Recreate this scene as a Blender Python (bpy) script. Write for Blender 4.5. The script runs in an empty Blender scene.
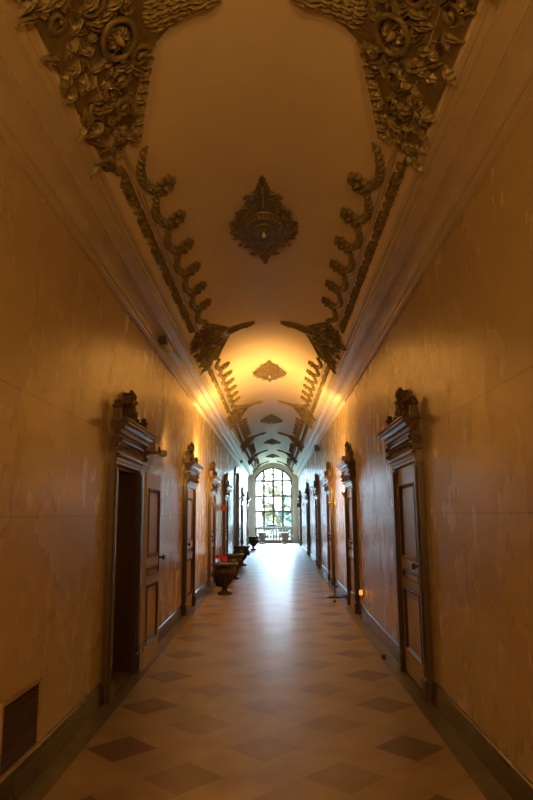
import bpy, bmesh, math, random
from mathutils import Vector, Matrix
C = bpy.context.scene.collection
PI = math.pi
random.seed(7)

# ------------------------------------------------------------------ helpers
def obj(name, bm, mat, parent=None, smooth=False, bevel=0):
    me = bpy.data.meshes.new(name)
    bmesh.ops.recalc_face_normals(bm, faces=bm.faces)
    bm.to_mesh(me); bm.free()
    if smooth:
        for p in me.polygons: p.use_smooth = True
    me.materials.append(mat)
    o = bpy.data.objects.new(name, me); C.objects.link(o)
    if parent: o.parent = parent
    if bevel:
        b = o.modifiers.new('bevel', 'BEVEL'); b.width = bevel; b.segments = 2; b.limit_method = 'ANGLE'
    return o

def tag(o, label=None, cat=None, group=None, kind=None):
    if label: o['label'] = label
    if cat: o['category'] = cat
    if group: o['group'] = group
    if kind: o['kind'] = kind
    return o

def empty(name, loc=(0, 0, 0), rz=0):
    o = bpy.data.objects.new(name, None); C.objects.link(o)
    o.location = loc; o.rotation_euler = (0, 0, rz); o.empty_display_size = .1
    return o

def copy_tree(o, parent=None):
    c = o.copy(); C.objects.link(c)
    if parent: c.parent = parent
    for ch in [k for k in bpy.data.objects if k.parent == o]:
        copy_tree(ch, c)
    return c

def box(bm, x0, x1, y0, y1, z0, z1):
    v = [bm.verts.new(p) for p in ((x0,y0,z0),(x1,y0,z0),(x1,y1,z0),(x0,y1,z0),(x0,y0,z1),(x1,y0,z1),(x1,y1,z1),(x0,y1,z1))]
    for f in ((0,3,2,1),(4,5,6,7),(0,1,5,4),(1,2,6,5),(2,3,7,6),(3,0,4,7)):
        bm.faces.new([v[i] for i in f])

def prism(bm, prof, y0, y1, axis='y', close=True):
    """profile of (x,z) pairs extruded along y"""
    a = [bm.verts.new((x, y0, z)) for x, z in prof]; b = [bm.verts.new((x, y1, z)) for x, z in prof]
    n = len(prof)
    for i in range(n if close else n-1):
        j = (i+1) % n
        bm.faces.new((a[i], a[j], b[j], b[i]))
    if close:
        bm.faces.new(a); bm.faces.new(b[::-1])

def lathe(bm, prof, n=24, cx=0, cy=0, z0=0, sx=1, sy=1, fn=None):
    rings = []
    for k, (r, z) in enumerate(prof):
        ring = []
        for i in range(n):
            t = 2*PI*i/n
            rr = r*(fn(k, t) if fn else 1)
            ring.append(bm.verts.new((cx+rr*sx*math.cos(t), cy+rr*sy*math.sin(t), z0+z)))
        rings.append(ring)
    for a, b in zip(rings, rings[1:]):
        for i in range(n):
            j = (i+1) % n
            bm.faces.new((a[i], a[j], b[j], b[i]))
    bm.faces.new(rings[0][::-1]); bm.faces.new(rings[-1])

def tube(bm, pts, rad, n=6, closed=False):
    pts = [Vector(p) for p in pts]; m = len(pts)
    if not hasattr(rad, '__len__'): rad = [rad]*m
    rings = []
    up = Vector((0, 0, 1))
    for i, p in enumerate(pts):
        d = (pts[(i+1) % m]-pts[i-1]) if closed else (pts[min(i+1, m-1)]-pts[max(i-1, 0)])
        d.normalize()
        s = d.cross(up)
        if s.length < 1e-3: s = d.cross(Vector((1, 0, 0)))
        s.normalize(); t = s.cross(d)
        rings.append([bm.verts.new(p+(s*math.cos(2*PI*k/n)+t*math.sin(2*PI*k/n))*rad[i]) for k in range(n)])
    rr = list(zip(rings, rings[1:]))
    if closed: rr.append((rings[-1], rings[0]))
    for a, b in rr:
        for k in range(n):
            j = (k+1) % n
            bm.faces.new((a[k], a[j], b[j], b[k]))
    if not closed:
        bm.faces.new(rings[0][::-1]); bm.faces.new(rings[-1])

# ornament pieces drawn on a flat (u, v) sheet with relief w, then bent onto their surface by M(u, v, w)
def leaf(bm, M, u, v, ang, L, W, h=.03, curl=.5, seg=6):
    du, dv = math.cos(ang), math.sin(ang)
    rows = []
    a = ang
    pu, pv = u, v
    for i in range(seg+1):
        t = i/seg
        wd = W*(math.sin(PI*(.12+.88*t)**.8))*.5+.002
        if i % 2: wd *= .72
        hh = h*(.35+.65*math.sin(PI*min(1, t*1.05)))
        nu, nv = -math.sin(a), math.cos(a)
        row = []
        for k, s in enumerate((-1, -.5, 0, .5, 1)):
            e = (0, .8, .45, .8, 0)[k]
            row.append(bm.verts.new(M(pu+nu*wd*s, pv+nv*wd*s, hh*e+.001)))
        rows.append(row)
        a += curl/seg
        pu += math.cos(a)*L/seg; pv += math.sin(a)*L/seg
    for r0, r1 in zip(rows, rows[1:]):
        for k in range(4):
            bm.faces.new((r0[k], r0[k+1], r1[k+1], r1[k]))

def scroll(bm, M, u, v, r, a0, turns=1.4, sgn=1, th=.018, h=.03):
    pts = []; rad = []
    n = int(14*turns)
    for i in range(n+1):
        t = i/n
        a = a0+sgn*2*PI*turns*t
        rr = r*(1-.85*t)
        pts.append((u+rr*math.cos(a), v+rr*math.sin(a), h*(.5+.5*t))); rad.append(th*(1-.4*t))
    ribbon(bm, M, pts, rad)

def ribbon(bm, M, pts, rad, n=6):
    """half round bar along pts=(u,v,w) bent with M"""
    rings = []
    m = len(pts)
    for i, (u, v, w) in enumerate(pts):
        p, q = pts[max(i-1, 0)], pts[min(i+1, m-1)]
        a = math.atan2(q[1]-p[1], q[0]-p[0])
        nu, nv = -math.sin(a), math.cos(a)
        r = rad[i] if hasattr(rad, '__len__') else rad
        rings.append([bm.verts.new(M(u+nu*r*math.cos(PI*k/(n-1)), v+nv*r*math.cos(PI*k/(n-1)), max(0, w-r*.3)+r*math.sin(PI*k/(n-1)))) for k in range(n)])
    for a, b in zip(rings, rings[1:]):
        for k in range(n-1):
            bm.faces.new((a[k], a[k+1], b[k+1], b[k]))

def knob(bm, M, u, v, r, h=None, n=8):
    h = h or r
    rings = []
    for j, t in enumerate((0, .35, .7)):
        rr = r*math.cos(t*PI/2*1.05)
        rings.append([bm.verts.new(M(u+rr*math.cos(2*PI*k/n), v+rr*math.sin(2*PI*k/n), h*math.sin(t*PI/2)+.001)) for k in range(n)])
    top = bm.verts.new(M(u, v, h))
    for a, b in zip(rings, rings[1:]):
        for k in range(n): bm.faces.new((a[k], a[(k+1) % n], b[(k+1) % n], b[k]))
    for k in range(n): bm.faces.new((rings[-1][k], rings[-1][(k+1) % n], top))

def plate(bm, M, outline, h, step=None):
    """thin raised plate: fan from centre"""
    cu = sum(p[0] for p in outline)/len(outline); cv = sum(p[1] for p in outline)/len(outline)
    top = [bm.verts.new(M(u, v, h)) for u, v in outline]
    mid = [bm.verts.new(M(cu+(u-cu)*.5, cv+(v-cv)*.5, h)) for u, v in outline]
    bot = [bm.verts.new(M(u, v, -.01)) for u, v in outline]
    c = bm.verts.new(M(cu, cv, h)); n = len(outline)
    for i in range(n):
        j = (i+1) % n
        bm.faces.new((bot[i], bot[j], top[j], top[i])); bm.faces.new((top[i], top[j], mid[j], mid[i])); bm.faces.new((mid[i], mid[j], c))

# ------------------------------------------------------------------ materials
def newmat(name):
    m = bpy.data.materials.new(name); m.use_nodes = True
    nt = m.node_tree
    return m, nt, nt.nodes['Principled BSDF']

class NB:
    def __init__(s, nt): s.nt = nt
    def n(s, t, **k):
        x = s.nt.nodes.new(t)
        for a, b in k.items():
            setattr(x, a, b)
        return x
    def math(s, op, a, b=None, c=None):
        x = s.n('ShaderNodeMath', operation=op)
        for i, q in enumerate((a, b, c)):
            if q is None: continue
            if isinstance(q, (int, float)): x.inputs[i].default_value = q
            else: s.nt.links.new(q, x.inputs[i])
        return x.outputs[0]
    def mix(s, f, a, b, mode='MIX'):
        x = s.n('ShaderNodeMix', data_type='RGBA', blend_type=mode)
        for sock, q in ((x.inputs[0], f), (x.inputs[6], a), (x.inputs[7], b)):
            if isinstance(q, (int, float)): sock.default_value = q
            elif isinstance(q, tuple): sock.default_value = (*q, 1)
            else: s.nt.links.new(q, sock)
        return x.outputs[2]
    def noise(s, vec, scale, detail=4, rough=.55):
        x = s.n('ShaderNodeTexNoise'); x.inputs['Scale'].default_value = scale; x.inputs['Detail'].default_value = detail
        x.inputs['Roughness'].default_value = rough
        if vec is not None: s.nt.links.new(vec, x.inputs['Vector'])
        return x.outputs['Fac']
    def ramp(s, f, lo, hi):
        x = s.n('ShaderNodeMapRange'); x.inputs[1].default_value = lo; x.inputs[2].default_value = hi
        s.nt.links.new(f, x.inputs[0]); return x.outputs[0]
    def pos(s):
        return s.n('ShaderNodeNewGeometry').outputs['Position']
    def objc(s):
        return s.n('ShaderNodeTexCoord').outputs['Object']
    def scale(s, vec, sc):
        x = s.n('ShaderNodeVectorMath', operation='MULTIPLY'); s.nt.links.new(vec, x.inputs[0]); x.inputs[1].default_value = sc
        return x.outputs[0]
    def bump(s, h, strength, dist=.01):
        x = s.n('ShaderNodeBump'); x.inputs['Strength'].default_value = strength; x.inputs['Distance'].default_value = dist
        s.nt.links.new(h, x.inputs['Height']); return x.outputs[0]
    def sep(s, v):
        x = s.n('ShaderNodeSeparateXYZ'); s.nt.links.new(v, x.inputs[0]); return x.outputs
    def val(s, f, lo, hi):
        x = s.n('ShaderNodeMapRange'); x.inputs[3].default_value = lo; x.inputs[4].default_value = hi
        s.nt.links.new(f, x.inputs[0]); return x.outputs[0]

def mottled(name, c1, c2, rough=.5, scale=4, bump=.1, bscale=30, metal=0, stretch=(1, 1, 1), spec=.5, rvar=.1):
    m, nt, b = newmat(name); k = NB(nt)
    p = k.scale(k.objc(), stretch)
    f = k.ramp(k.noise(p, scale, 6), .3, .7)
    nt.links.new(k.mix(f, c1, c2), b.inputs['Base Color'])
    nt.links.new(k.val(k.noise(p, scale*2.3), rough-rvar, rough+rvar), b.inputs['Roughness'])
    nt.links.new(k.bump(k.noise(p, bscale, 4), bump), b.inputs['Normal'])
    b.inputs['Metallic'].default_value = metal
    b.inputs['Specular IOR Level'].default_value = spec
    return m

def stucco_wall():
    m, nt, b = newmat('polished_stucco'); k = NB(nt)
    P = k.pos(); xyz = k.sep(P)
    big = k.ramp(k.noise(k.scale(P, (1, 1, .6)), 1.1, 6, .6), .25, .75)
    st = k.ramp(k.noise(k.scale(P, (3, 3, .55)), 2.2, 5, .55), .3, .72)
    col = k.mix(big, (.60, .49, .32), (.52, .42, .285))
    # seams of the panels
    seam = None
    for z in (1.6, 2.36):
        d = k.math('LESS_THAN', k.math('ABSOLUTE', k.math('SUBTRACT', xyz[2], z)), .004)
        seam = d if seam is None else k.math('MAXIMUM', seam, d)
    col = k.mix(k.math('MULTIPLY', seam, .45), col, (.16, .1, .05))
    nt.links.new(col, b.inputs['Base Color'])
    r = k.noise(k.scale(P, (1.5, 1.5, .8)), 2.5, 5, .5)
    nt.links.new(k.val(r, .16, .36), b.inputs['Roughness'])
    h = k.math('ADD', k.math('MULTIPLY', k.noise(k.scale(P, (1.8, 1.8, .4)), 3, 4, .5), .6), k.math('MULTIPLY', k.noise(P, 3.5, 4), .5))
    nt.links.new(k.bump(h, .05, .02), b.inputs['Normal'])
    b.inputs['Specular IOR Level'].default_value = .55
    return m

def marble_floor(D=.5026, y0=4.7767):
    m, nt, b = newmat('diamond_marble'); k = NB(nt)
    P = k.pos(); x, y, z = k.sep(P)[:3]
    u = k.math('DIVIDE', x, D); v = k.math('DIVIDE', k.math('SUBTRACT', y, y0), D)
    a = k.math('ADD', u, v); c = k.math('SUBTRACT', u, v)
    ra, rc = k.math('ROUND', a), k.math('ROUND', c)
    def even(q): return k.math('LESS_THAN', k.math('ABSOLUTE', k.math('SUBTRACT', k.math('FLOORED_MODULO', q, 2), 0)), .5)
    dark = k.math('MULTIPLY', even(ra), even(rc))
    i = k.math('ABSOLUTE', k.math('DIVIDE', k.math('ADD', ra, rc), 2))     # column of the diamond
    amt = k.math('ADD', k.math('MULTIPLY', k.math('GREATER_THAN', i, 1.5), .45), .5)
    amt = k.math('SUBTRACT', amt, k.math('MULTIPLY', k.math('LESS_THAN', i, .5), .15))
    cmb = k.n('ShaderNodeCombineXYZ'); nt.links.new(ra, cmb.inputs[0]); nt.links.new(rc, cmb.inputs[1])
    wn = k.n('ShaderNodeTexWhiteNoise', noise_dimensions='2D'); nt.links.new(cmb.outputs[0], wn.inputs['Vector'])
    rnd = wn.outputs['Value']
    cloud = k.ramp(k.noise(P, 2.2, 8, .6), .3, .7)
    light = k.mix(cloud, (.50, .375, .24), (.29, .205, .135))
    light = k.mix(k.math('MULTIPLY', rnd, .45), light, (.24, .16, .11))
    vein = k.ramp(k.noise(P, 7, 8, .7), .45, .75)
    dk = k.mix(vein, (.085, .032, .02), (.15, .065, .042))
    col = k.mix(k.math('MULTIPLY', dark, amt), light, dk)
    # joints
    ja = k.math('ABSOLUTE', k.math('SUBTRACT', k.math('ABSOLUTE', k.math('SUBTRACT', a, ra)), .5))
    jc = k.math('ABSOLUTE', k.math('SUBTRACT', k.math('ABSOLUTE', k.math('SUBTRACT', c, rc)), .5))
    j = k.math('LESS_THAN', k.math('MINIMUM', ja, jc), .006)
    col = k.mix(k.math('MULTIPLY', j, .35), col, (.1, .06, .04))
    # border strip
    ax = k.math('ABSOLUTE', x)
    bd = k.math('GREATER_THAN', ax, 1.27)
    bcol = k.mix(cloud, (.045, .036, .022), (.085, .068, .042))
    col = k.mix(bd, col, bcol)
    nt.links.new(col, b.inputs['Base Color'])
    b.inputs['Specular IOR Level'].default_value = 0; b.inputs['Roughness'].default_value = .8
    nrm = k.bump(k.noise(P, 3.2, 5, .55), .40, .01)
    lw = k.n('ShaderNodeLayerWeight'); lw.inputs[0].default_value = .5
    fc = k.math('POWER', lw.outputs['Facing'], 2.8)
    fc = k.math('MULTIPLY', fc, k.val(k.noise(P, 2.6, 6, .65), .45, 1.45))
    prev = b.outputs[0]
    for lo, hi, a0, a1 in ((.36, .52, .025, .62), (.14, .26, .012, .06)):
        g = k.n('ShaderNodeBsdfGlossy'); nt.links.new(nrm, g.inputs['Normal'])
        nt.links.new(k.val(k.noise(P, 3.2, 6, .65), lo, hi), g.inputs['Roughness'])
        ms = k.n('ShaderNodeMixShader'); nt.links.new(k.math('MULTIPLY_ADD', fc, a1, a0), ms.inputs[0])
        nt.links.new(prev, ms.inputs[1]); nt.links.new(g.outputs[0], ms.inputs[2]); prev = ms.outputs[0]
    nt.links.new(prev, nt.nodes['Material Output'].inputs[0])
    return m

M_wall = stucco_wall()
M_floor = marble_floor()
M_vault = mottled('vault_plaster', (.76, .66, .52), (.70, .60, .47), .55, 1.6, .08, 14)
M_corn = mottled('cornice_plaster', (.56, .47, .36), (.48, .40, .30), .42, 2.5, .08, 20)
M_orn = mottled('antique_gilt_relief', (.15, .12, .055), (.27, .21, .10), .45, 14, .25, 60, .25)
M_base = mottled('dark_skirting_marble', (.05, .04, .032), (.09, .075, .06), .22, 5, .04, 20)
M_frame = mottled('walnut_frame', (.048, .026, .011), (.095, .054, .024), .36, 5, .08, 40, 0, (1, 1, .12))
M_ent = mottled('pale_walnut_moulding', (.10, .062, .036), (.15, .095, .06), .26, 5, .003, 40, 0, (1, .2, 1), .8, .03)
M_leaf = mottled('waxed_walnut_leaf', (.36, .28, .22), (.44, .35, .28), .30, 3, .004, 20, 0, (1, 1, .2), .7, .03)
M_carve = mottled('dark_carved_walnut', (.055, .03, .013), (.10, .055, .024), .42, 20, .15, 60)
M_iron = mottled('black_iron', (.02, .018, .016), (.04, .035, .03), .35, 20, .05, 60, .6)
M_brass = mottled('worn_brass', (.30, .20, .08), (.42, .29, .12), .3, 20, .05, 60, .9)
M_urn = mottled('dark_terracotta', (.030, .021, .019), (.055, .038, .034), .4, 9, .3, 30)
M_urng = mottled('grey_stone', (.16, .13, .125), (.24, .2, .19), .45, 9, .3, 30)
M_dark = mottled('side_room_shade', (.02, .013, .008), (.03, .02, .012), .7, 3)  # near-black colour carries the shade of the unlit room
M_white = mottled('white_plastic', (.62, .61, .58), (.7, .69, .66), .4, 6, .02, 40)
M_black = mottled('black_plastic', (.02, .02, .02), (.035, .033, .03), .4, 6, .02, 40)
M_grille = mottled('oxblood_metal', (.05, .012, .010), (.08, .02, .016), .45, 12, .1, 40, .3)
M_gframe = mottled('ochre_painted_frame', (.34, .24, .13), (.42, .30, .17), .5, 6, .05, 40)
M_red = mottled('red_enamel', (.45, .035, .02), (.55, .05, .03), .4, 8, .02, 40)
M_petal = mottled('red_petal', (.42, .01, .02), (.6, .02, .03), .5, 20, .05, 40)
M_green = mottled('dark_green_enamel', (.015, .05, .035), (.03, .08, .05), .4, 8, .02, 40)
M_stem = mottled('leaf_green', (.03, .08, .02), (.06, .14, .04), .5, 20, .05, 40)
M_wframe = mottled('window_grey_paint', (.07, .06, .055), (.10, .09, .08), .45, 6, .03, 40)
M_balu = mottled('pale_stone', (.36, .33, .31), (.46, .43, .41), .5, 6, .06, 40)
M_rail = mottled('brown_stone', (.20, .155, .12), (.28, .22, .18), .45, 6, .06, 40)
M_endw = mottled('white_reveal_plaster', (.42, .40, .38), (.48, .46, .44), .4, 3, .05, 20)
M_case = mottled('grey_lacquered_case', (.085, .082, .08), (.13, .125, .12), .25, 6, .03, 30)
M_grass = mottled('lawn', (.06, .085, .045), (.09, .115, .065), .8, .5, .3, 4)
M_fol = mottled('green_foliage', (.09, .125, .09), (.12, .16, .11), .7, 1.2, .3, 4)
M_fola = mottled('autumn_foliage', (.24, .20, .11), (.30, .26, .16), .7, 1.2, .3, 4)
M_bark = mottled('bark', (.10, .07, .05), (.16, .12, .09), .8, 6, .3, 10)
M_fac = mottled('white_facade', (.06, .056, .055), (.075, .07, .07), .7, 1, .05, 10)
M_fwin = mottled('facade_glass', (.12, .13, .15), (.18, .19, .21), .25, 3, .02, 10)

def glass():
    m = bpy.data.materials.new('window_glass'); m.use_nodes = True; nt = m.node_tree
    nt.nodes.clear()
    o = nt.nodes.new('ShaderNodeOutputMaterial'); mx = nt.nodes.new('ShaderNodeMixShader')
    t = nt.nodes.new('ShaderNodeBsdfTransparent'); g = nt.nodes.new('ShaderNodeBsdfGlossy')
    t.inputs[0].default_value = (.95, .97, .98, 1); g.inputs['Roughness'].default_value = .02
    mx.inputs[0].default_value = .06
    nt.links.new(t.outputs[0], mx.inputs[1]); nt.links.new(g.outputs[0], mx.inputs[2]); nt.links.new(mx.outputs[0], o.inputs[0])
    return m
M_glass = glass()
def emit(name, col, s):
    m, nt, b = newmat(name)
    b.inputs['Base Color'].default_value = (*col, 1); b.inputs['Emission Color'].default_value = (*col, 1); b.inputs['Emission Strength'].default_value = s
    return m
M_bulb = emit('warm_bulb', (1, .5, .15), 60)
M_glow = emit('night_light_glow', (1, .4, .08), .5)
M_lens = emit('dim_lens', (.9, .95, 1), .35)

# ------------------------------------------------------------------ setting
W = 1.45; YN, YF = -6.0, 36.8
ZC = 3.71                                  # underside of the cornice
R_V, ZCEN, AMAX, VS = 1.302, 3.258, .992, 1.09   # vault circle

bm = bmesh.new(); box(bm, -1.75, 1.75, YN, YF+.5, -.2, 0)
tag(obj('floor', bm, M_floor), 'polished marble floor with dark diamond tiles and a brown border', kind='structure')

OP0, OP1, OPZ = 5.98, 6.95, 2.08            # open doorway in the left wall
bm = bmesh.new()
box(bm, -W-.28, -W, YN, OP0, 0, 4.1); box(bm, -W-.28, -W, OP1, YF, 0, 4.1); box(bm, -W-.28, -W, OP0, OP1, OPZ, 4.1)
tag(obj('wall_left', bm, M_wall), 'polished ochre stucco wall on the left', kind='structure')
bm = bmesh.new(); box(bm, W, W+.28, YN, YF, 0, 4.1)
tag(obj('wall_right', bm, M_wall), 'polished ochre stucco wall on the right', kind='structure')
bm = bmesh.new(); box(bm, -1.75, 1.75, YN-.2, YN, 0, 4.8)
tag(obj('wall_back', bm, M_wall), 'stucco wall closing the corridor behind the camera', kind='structure')

# side room behind the open doorway
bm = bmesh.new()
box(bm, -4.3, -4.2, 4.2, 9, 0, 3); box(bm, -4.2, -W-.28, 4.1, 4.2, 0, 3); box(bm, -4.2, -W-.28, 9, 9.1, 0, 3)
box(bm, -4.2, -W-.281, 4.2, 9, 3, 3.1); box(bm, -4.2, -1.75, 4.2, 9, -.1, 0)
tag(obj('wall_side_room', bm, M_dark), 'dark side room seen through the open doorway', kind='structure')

# vault
bm = bmesh.new()
N = 40
def arc(r, a): return (r*math.sin(a), ZCEN+r*math.cos(a))
prof = [arc(R_V, -AMAX+2*AMAX*i/N) for i in range(N+1)]
outer = [(VS+.6, prof[-1][1]), (VS+.6, 4.8), (-VS-.6, 4.8), (-VS-.6, prof[0][1])]
a = [bm.verts.new((x, YN, z)) for x, z in prof]; b = [bm.verts.new((x, YF, z)) for x, z in prof]
for i in range(N): bm.faces.new((a[i], b[i], b[i+1], a[i+1]))
for (x0, z0), (x1, z1) in zip([prof[-1]]+outer, outer+[prof[0]]):
    bm.faces.new([bm.verts.new(p) for p in ((x0, YN, z0), (x1, YN, z1), (x1, YF, z1), (x0, YF, z0))])
for f in bm.faces[:N] if hasattr(bm.faces, '__getitem__') and bm.faces.ensure_lookup_table() is None else []: f.smooth = True
tag(obj('ceiling', bm, M_vault), 'pale plaster barrel vault over the corridor', kind='structure')

def cornice_profile(s):
    pr = [(W+.01, 3.70), (1.425, 3.70), (1.425, 3.715), (1.405, 3.725), (1.398, 3.745), (1.408, 3.76)]
    for i in range(9):
        t = i/8*PI/2
        pr.append((1.395-.125*(1-math.cos(t)), 3.765+.085*math.sin(t)))
    pr += [(1.262, 3.852), (1.262, 3.872), (1.25, 3.88), (1.175, 3.905), (1.165, 3.93), (1.155, 3.928), (1.145, 3.942), (1.125, 3.955), (1.115, 3.95), (1.10, 3.965), (1.086, 3.975),
           (1.10, 4.05), (W+.01, 4.05)]
    return [(s*x, z) for x, z in pr]
for s, nm in ((-1, 'trim_1'), (1, 'trim_2')):
    bm = bmesh.new(); prism(bm, cornice_profile(s), YN, YF)
    tag(obj(nm, bm, M_corn), 'moulded plaster cornice along the %s wall' % ('left' if s < 0 else 'right'), kind='structure')
for s, nm in ((-1, 'trim_3'), (1, 'trim_4')):
    # bead between leaf frieze and garlands
    bm = bmesh.new(); u = s*1.085
    pts = []
    for du, w in ((-.022, 0), (-.018, .012), (-.008, .016), (0, .022), (.008, .016), (.018, .012), (.022, 0)):
        al = (u+du)/R_V; r = R_V-w; pts.append((r*math.sin(al), ZCEN+r*math.cos(al)))
    prism(bm, pts, YN, YF, close=False)
    tag(obj(nm, bm, M_corn), 'thin plaster bead on the %s haunch of the vault' % ('left' if s < 0 else 'right'), kind='structure')

def baseboard(s, segs, nm):
    bm = bmesh.new()
    pr = [(s*(W+.0), 0), (s*(W-.035), 0), (s*(W-.035), .015), (s*(W-.028), .14), (s*(W-.02), .165), (s*(W-.012), .172), (s*W, .175)]
    for y0, y1 in segs: prism(bm, pr, y0, y1)
    tag(obj(nm, bm, M_base), 'dark marble skirting along the %s wall' % ('left' if s < 0 else 'right'), kind='structure')
DR = [6.46, 11.35, 15.6, 20.2, 26.0, 33.7]
DL = [6.46, 11.3, 15.3, 19.6, 29.3, 35.2]
YT = 25.1
def segs(ds, hw=.615):
    out = []; y = YN
    for d in sorted(ds):
        out.append((y, d-hw)); y = d+hw
    out.append((y, YF)); return out
baseboard(-1, segs(DL), 'baseboard_left'); baseboard(1, segs(DR), 'baseboard_right')

# ------------------------------------------------------------------ doors (local: wall at x=0, room towards +x, width along y)
def crest_mesh():
    bm = bmesh.new()
    def Mc(u, v, w): return (.035+w, u, v)       # u along door, v up
    rnd = random.Random(3)
    # backing board with stepped silhouette
    out = [(-.50, 0), (.50, 0), (.50, .06), (.40, .08), (.33, .13), (.26, .14), (.22, .22), (.16, .25), (.15, .33), (.09, .37), (-.09, .37), (-.15, .33), (-.16, .25), (-.22, .22), (-.26, .14), (-.33, .13), (-.40, .08), (-.50, .06)]
    f = [bm.verts.new((0.0, u, v)) for u, v in out]; g = [bm.verts.new((.04, u*.97, v*.97)) for u, v in out]
    bm.faces.new(f[::-1]); bm.faces.new(g)
    for i in range(len(out)):
        j = (i+1) % len(out); bm.faces.new((f[i], f[j], g[j], g[i]))
    # central cartouche
    ring = [(.085*math.cos(t), .19+.11*math.sin(t), .04) for t in [2*PI*i/18 for i in range(19)]]
    ribbon(bm, Mc, ring, .022)
    knob(bm, Mc, 0, .19, .075, .065, 12)
    for s in (-1, 1):
        leaf(bm, Mc, s*.02, .28, PI/2-s*.35, .13, .08, .06, -s*.9)
        leaf(bm, Mc, s*.05, .27, PI/2-s*.8, .12, .07, .05, -s*1.0)
        leaf(bm, Mc, s*.08, .20, PI/2-s*1.2, .12, .07, .05, s*.9)
        scroll(bm, Mc, s*.15, .16, .06, PI/2, 1.5, s, .016, .05)
        scroll(bm, Mc, s*.26, .085, .055, PI/2, 1.4, -s, .014, .05)
        scroll(bm, Mc, s*.37, .05, .038, PI/2, 1.3, s, .012, .04)
        leaf(bm, Mc, s*.12, .05, 0 if s > 0 else PI, .18, .07, .05, s*.5)
        leaf(bm, Mc, s*.28, .03, 0 if s > 0 else PI, .16, .05, .04, s*.6)
        leaf(bm, Mc, s*.2, .15, PI/2-s*.4, .12, .06, .05, -s*.8)
        leaf(bm, Mc, s*.3, .09, PI/2-s*.3, .10, .05, .05, -s*.9)
        for q in range(6):
            knob(bm, Mc, s*(.1+.06*q), .24-.035*q, .02, .05, 7)
    leaf(bm, Mc, 0, .27, PI/2, .14, .09, .09, 0)
    for q in range(22):
        knob(bm, Mc, rnd.uniform(-.16, .16), rnd.uniform(.04, .33), rnd.uniform(.012, .025), .06, 7)
    # front body thickness
    for q in range(7):
        u = -.12+.04*q
        box(bm, 0, .05, u-.02, u+.02, 0, .12+.03*math.cos(u*12))
    return bm

def ent_profile():
    # (x, z) entablature outline, stepping out to the cornice
    return [(0, 2.08), (.062, 2.08), (.062, 2.11), (.074, 2.112), (.074, 2.145), (.10, 2.15), (.108, 2.165), (.10, 2.18), (.078, 2.185), (.072, 2.20), (.072, 2.285), (.098, 2.292), (.102, 2.306), (.084, 2.312),
            (.084, 2.325), (.11, 2.345), (.135, 2.352), (.135, 2.362), (.112, 2.366), (.112, 2.40), (.14, 2.41), (.165, 2.43), (.165, 2.438), (.19, 2.442), (.192, 2.462), (.182, 2.466), (.182, 2.472), (.20, 2.474), (.20, 2.488), (0, 2.488)]

def build_shared():
    S = {}
    HW = .615; OH = .485
    bm = bmesh.new()
    for s in (-1, 1):
        y0, y1 = sorted((s*OH, s*HW))
        box(bm, 0, .06, y0, y1, .16, 2.08)
        box(bm, .06, .074, y0+.03, y1-.03, .2, 2.04)
        box(bm, 0, .085, y0-.004, y1+.006, 0, .17)            # plinth block
        box(bm, .0, .05, s*OH-(.012 if s > 0 else 0), s*OH+(.012 if s < 0 else 0), 0, 2.08)
    S['frame'] = bm
    bm = bmesh.new()
    # entablature: the profile swept with its ends stepping out like the front
    pr = ent_profile()
    def ring(s): return [bm.verts.new((x, s*(HW-.02+max(0, x-.06)*.75), z)) for x, z in pr]
    A, B = ring(-1), ring(1)
    n = len(pr)
    for i in range(n):
        j = (i+1) % n; bm.faces.new((A[i], A[j], B[j], B[i]))
    bm.faces.new(A[::-1]); bm.faces.new(B)
    S['ent'] = bm
    # carved frieze
    bm = bmesh.new()
    def Mf(u, v, w): return (.074+w, u, v)
    box(bm, .07, .079, -.57, .57, 2.203, 2.283)
    for q in range(9):
        u = -.48+.12*q
        scroll(bm, Mf, u, 2.243, .034, 0 if q % 2 else PI, 1.3, 1 if q % 2 else -1, .009, .02)
        if q < 8: leaf(bm, Mf, u+.045, 2.225, PI/2, .04, .03, .02, .3, 3)
    for s in (-1, 1):                                        # scroll brackets at the ends
        box(bm, 0, .10, s*.615-.03, s*.615+.03, 2.19, 2.345)
        knob(bm, lambda u, v, w: (.10+w, u, v), s*.615, 2.30, .032, .03, 8)
        knob(bm, lambda u, v, w: (.10+w, u, v), s*.615, 2.215, .024, .025, 8)
        scroll(bm, lambda u, v, w: (u, s*(.645+w), v), .06, 2.27, .05, 0, 1.3, 1, .012, .01)
    S['frieze'] = bm
    S['crest'] = crest_mesh()
    bm = bmesh.new()
    for s in (-1, 1):
        box(bm, .02, .12, s*.60-.045, s*.60+.045, 2.48, 2.50)
        box(bm, .03, .10, s*.60-.03, s*.60+.03, 2.50, 2.60)
        lathe(bm, [(.034, 0), (.05, .012), (.05, .03), (.03, .04), (.036, .06), (.02, .08)], 10, .065, s*.60, 2.60)
    S['finial'] = bm
    return S

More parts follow.
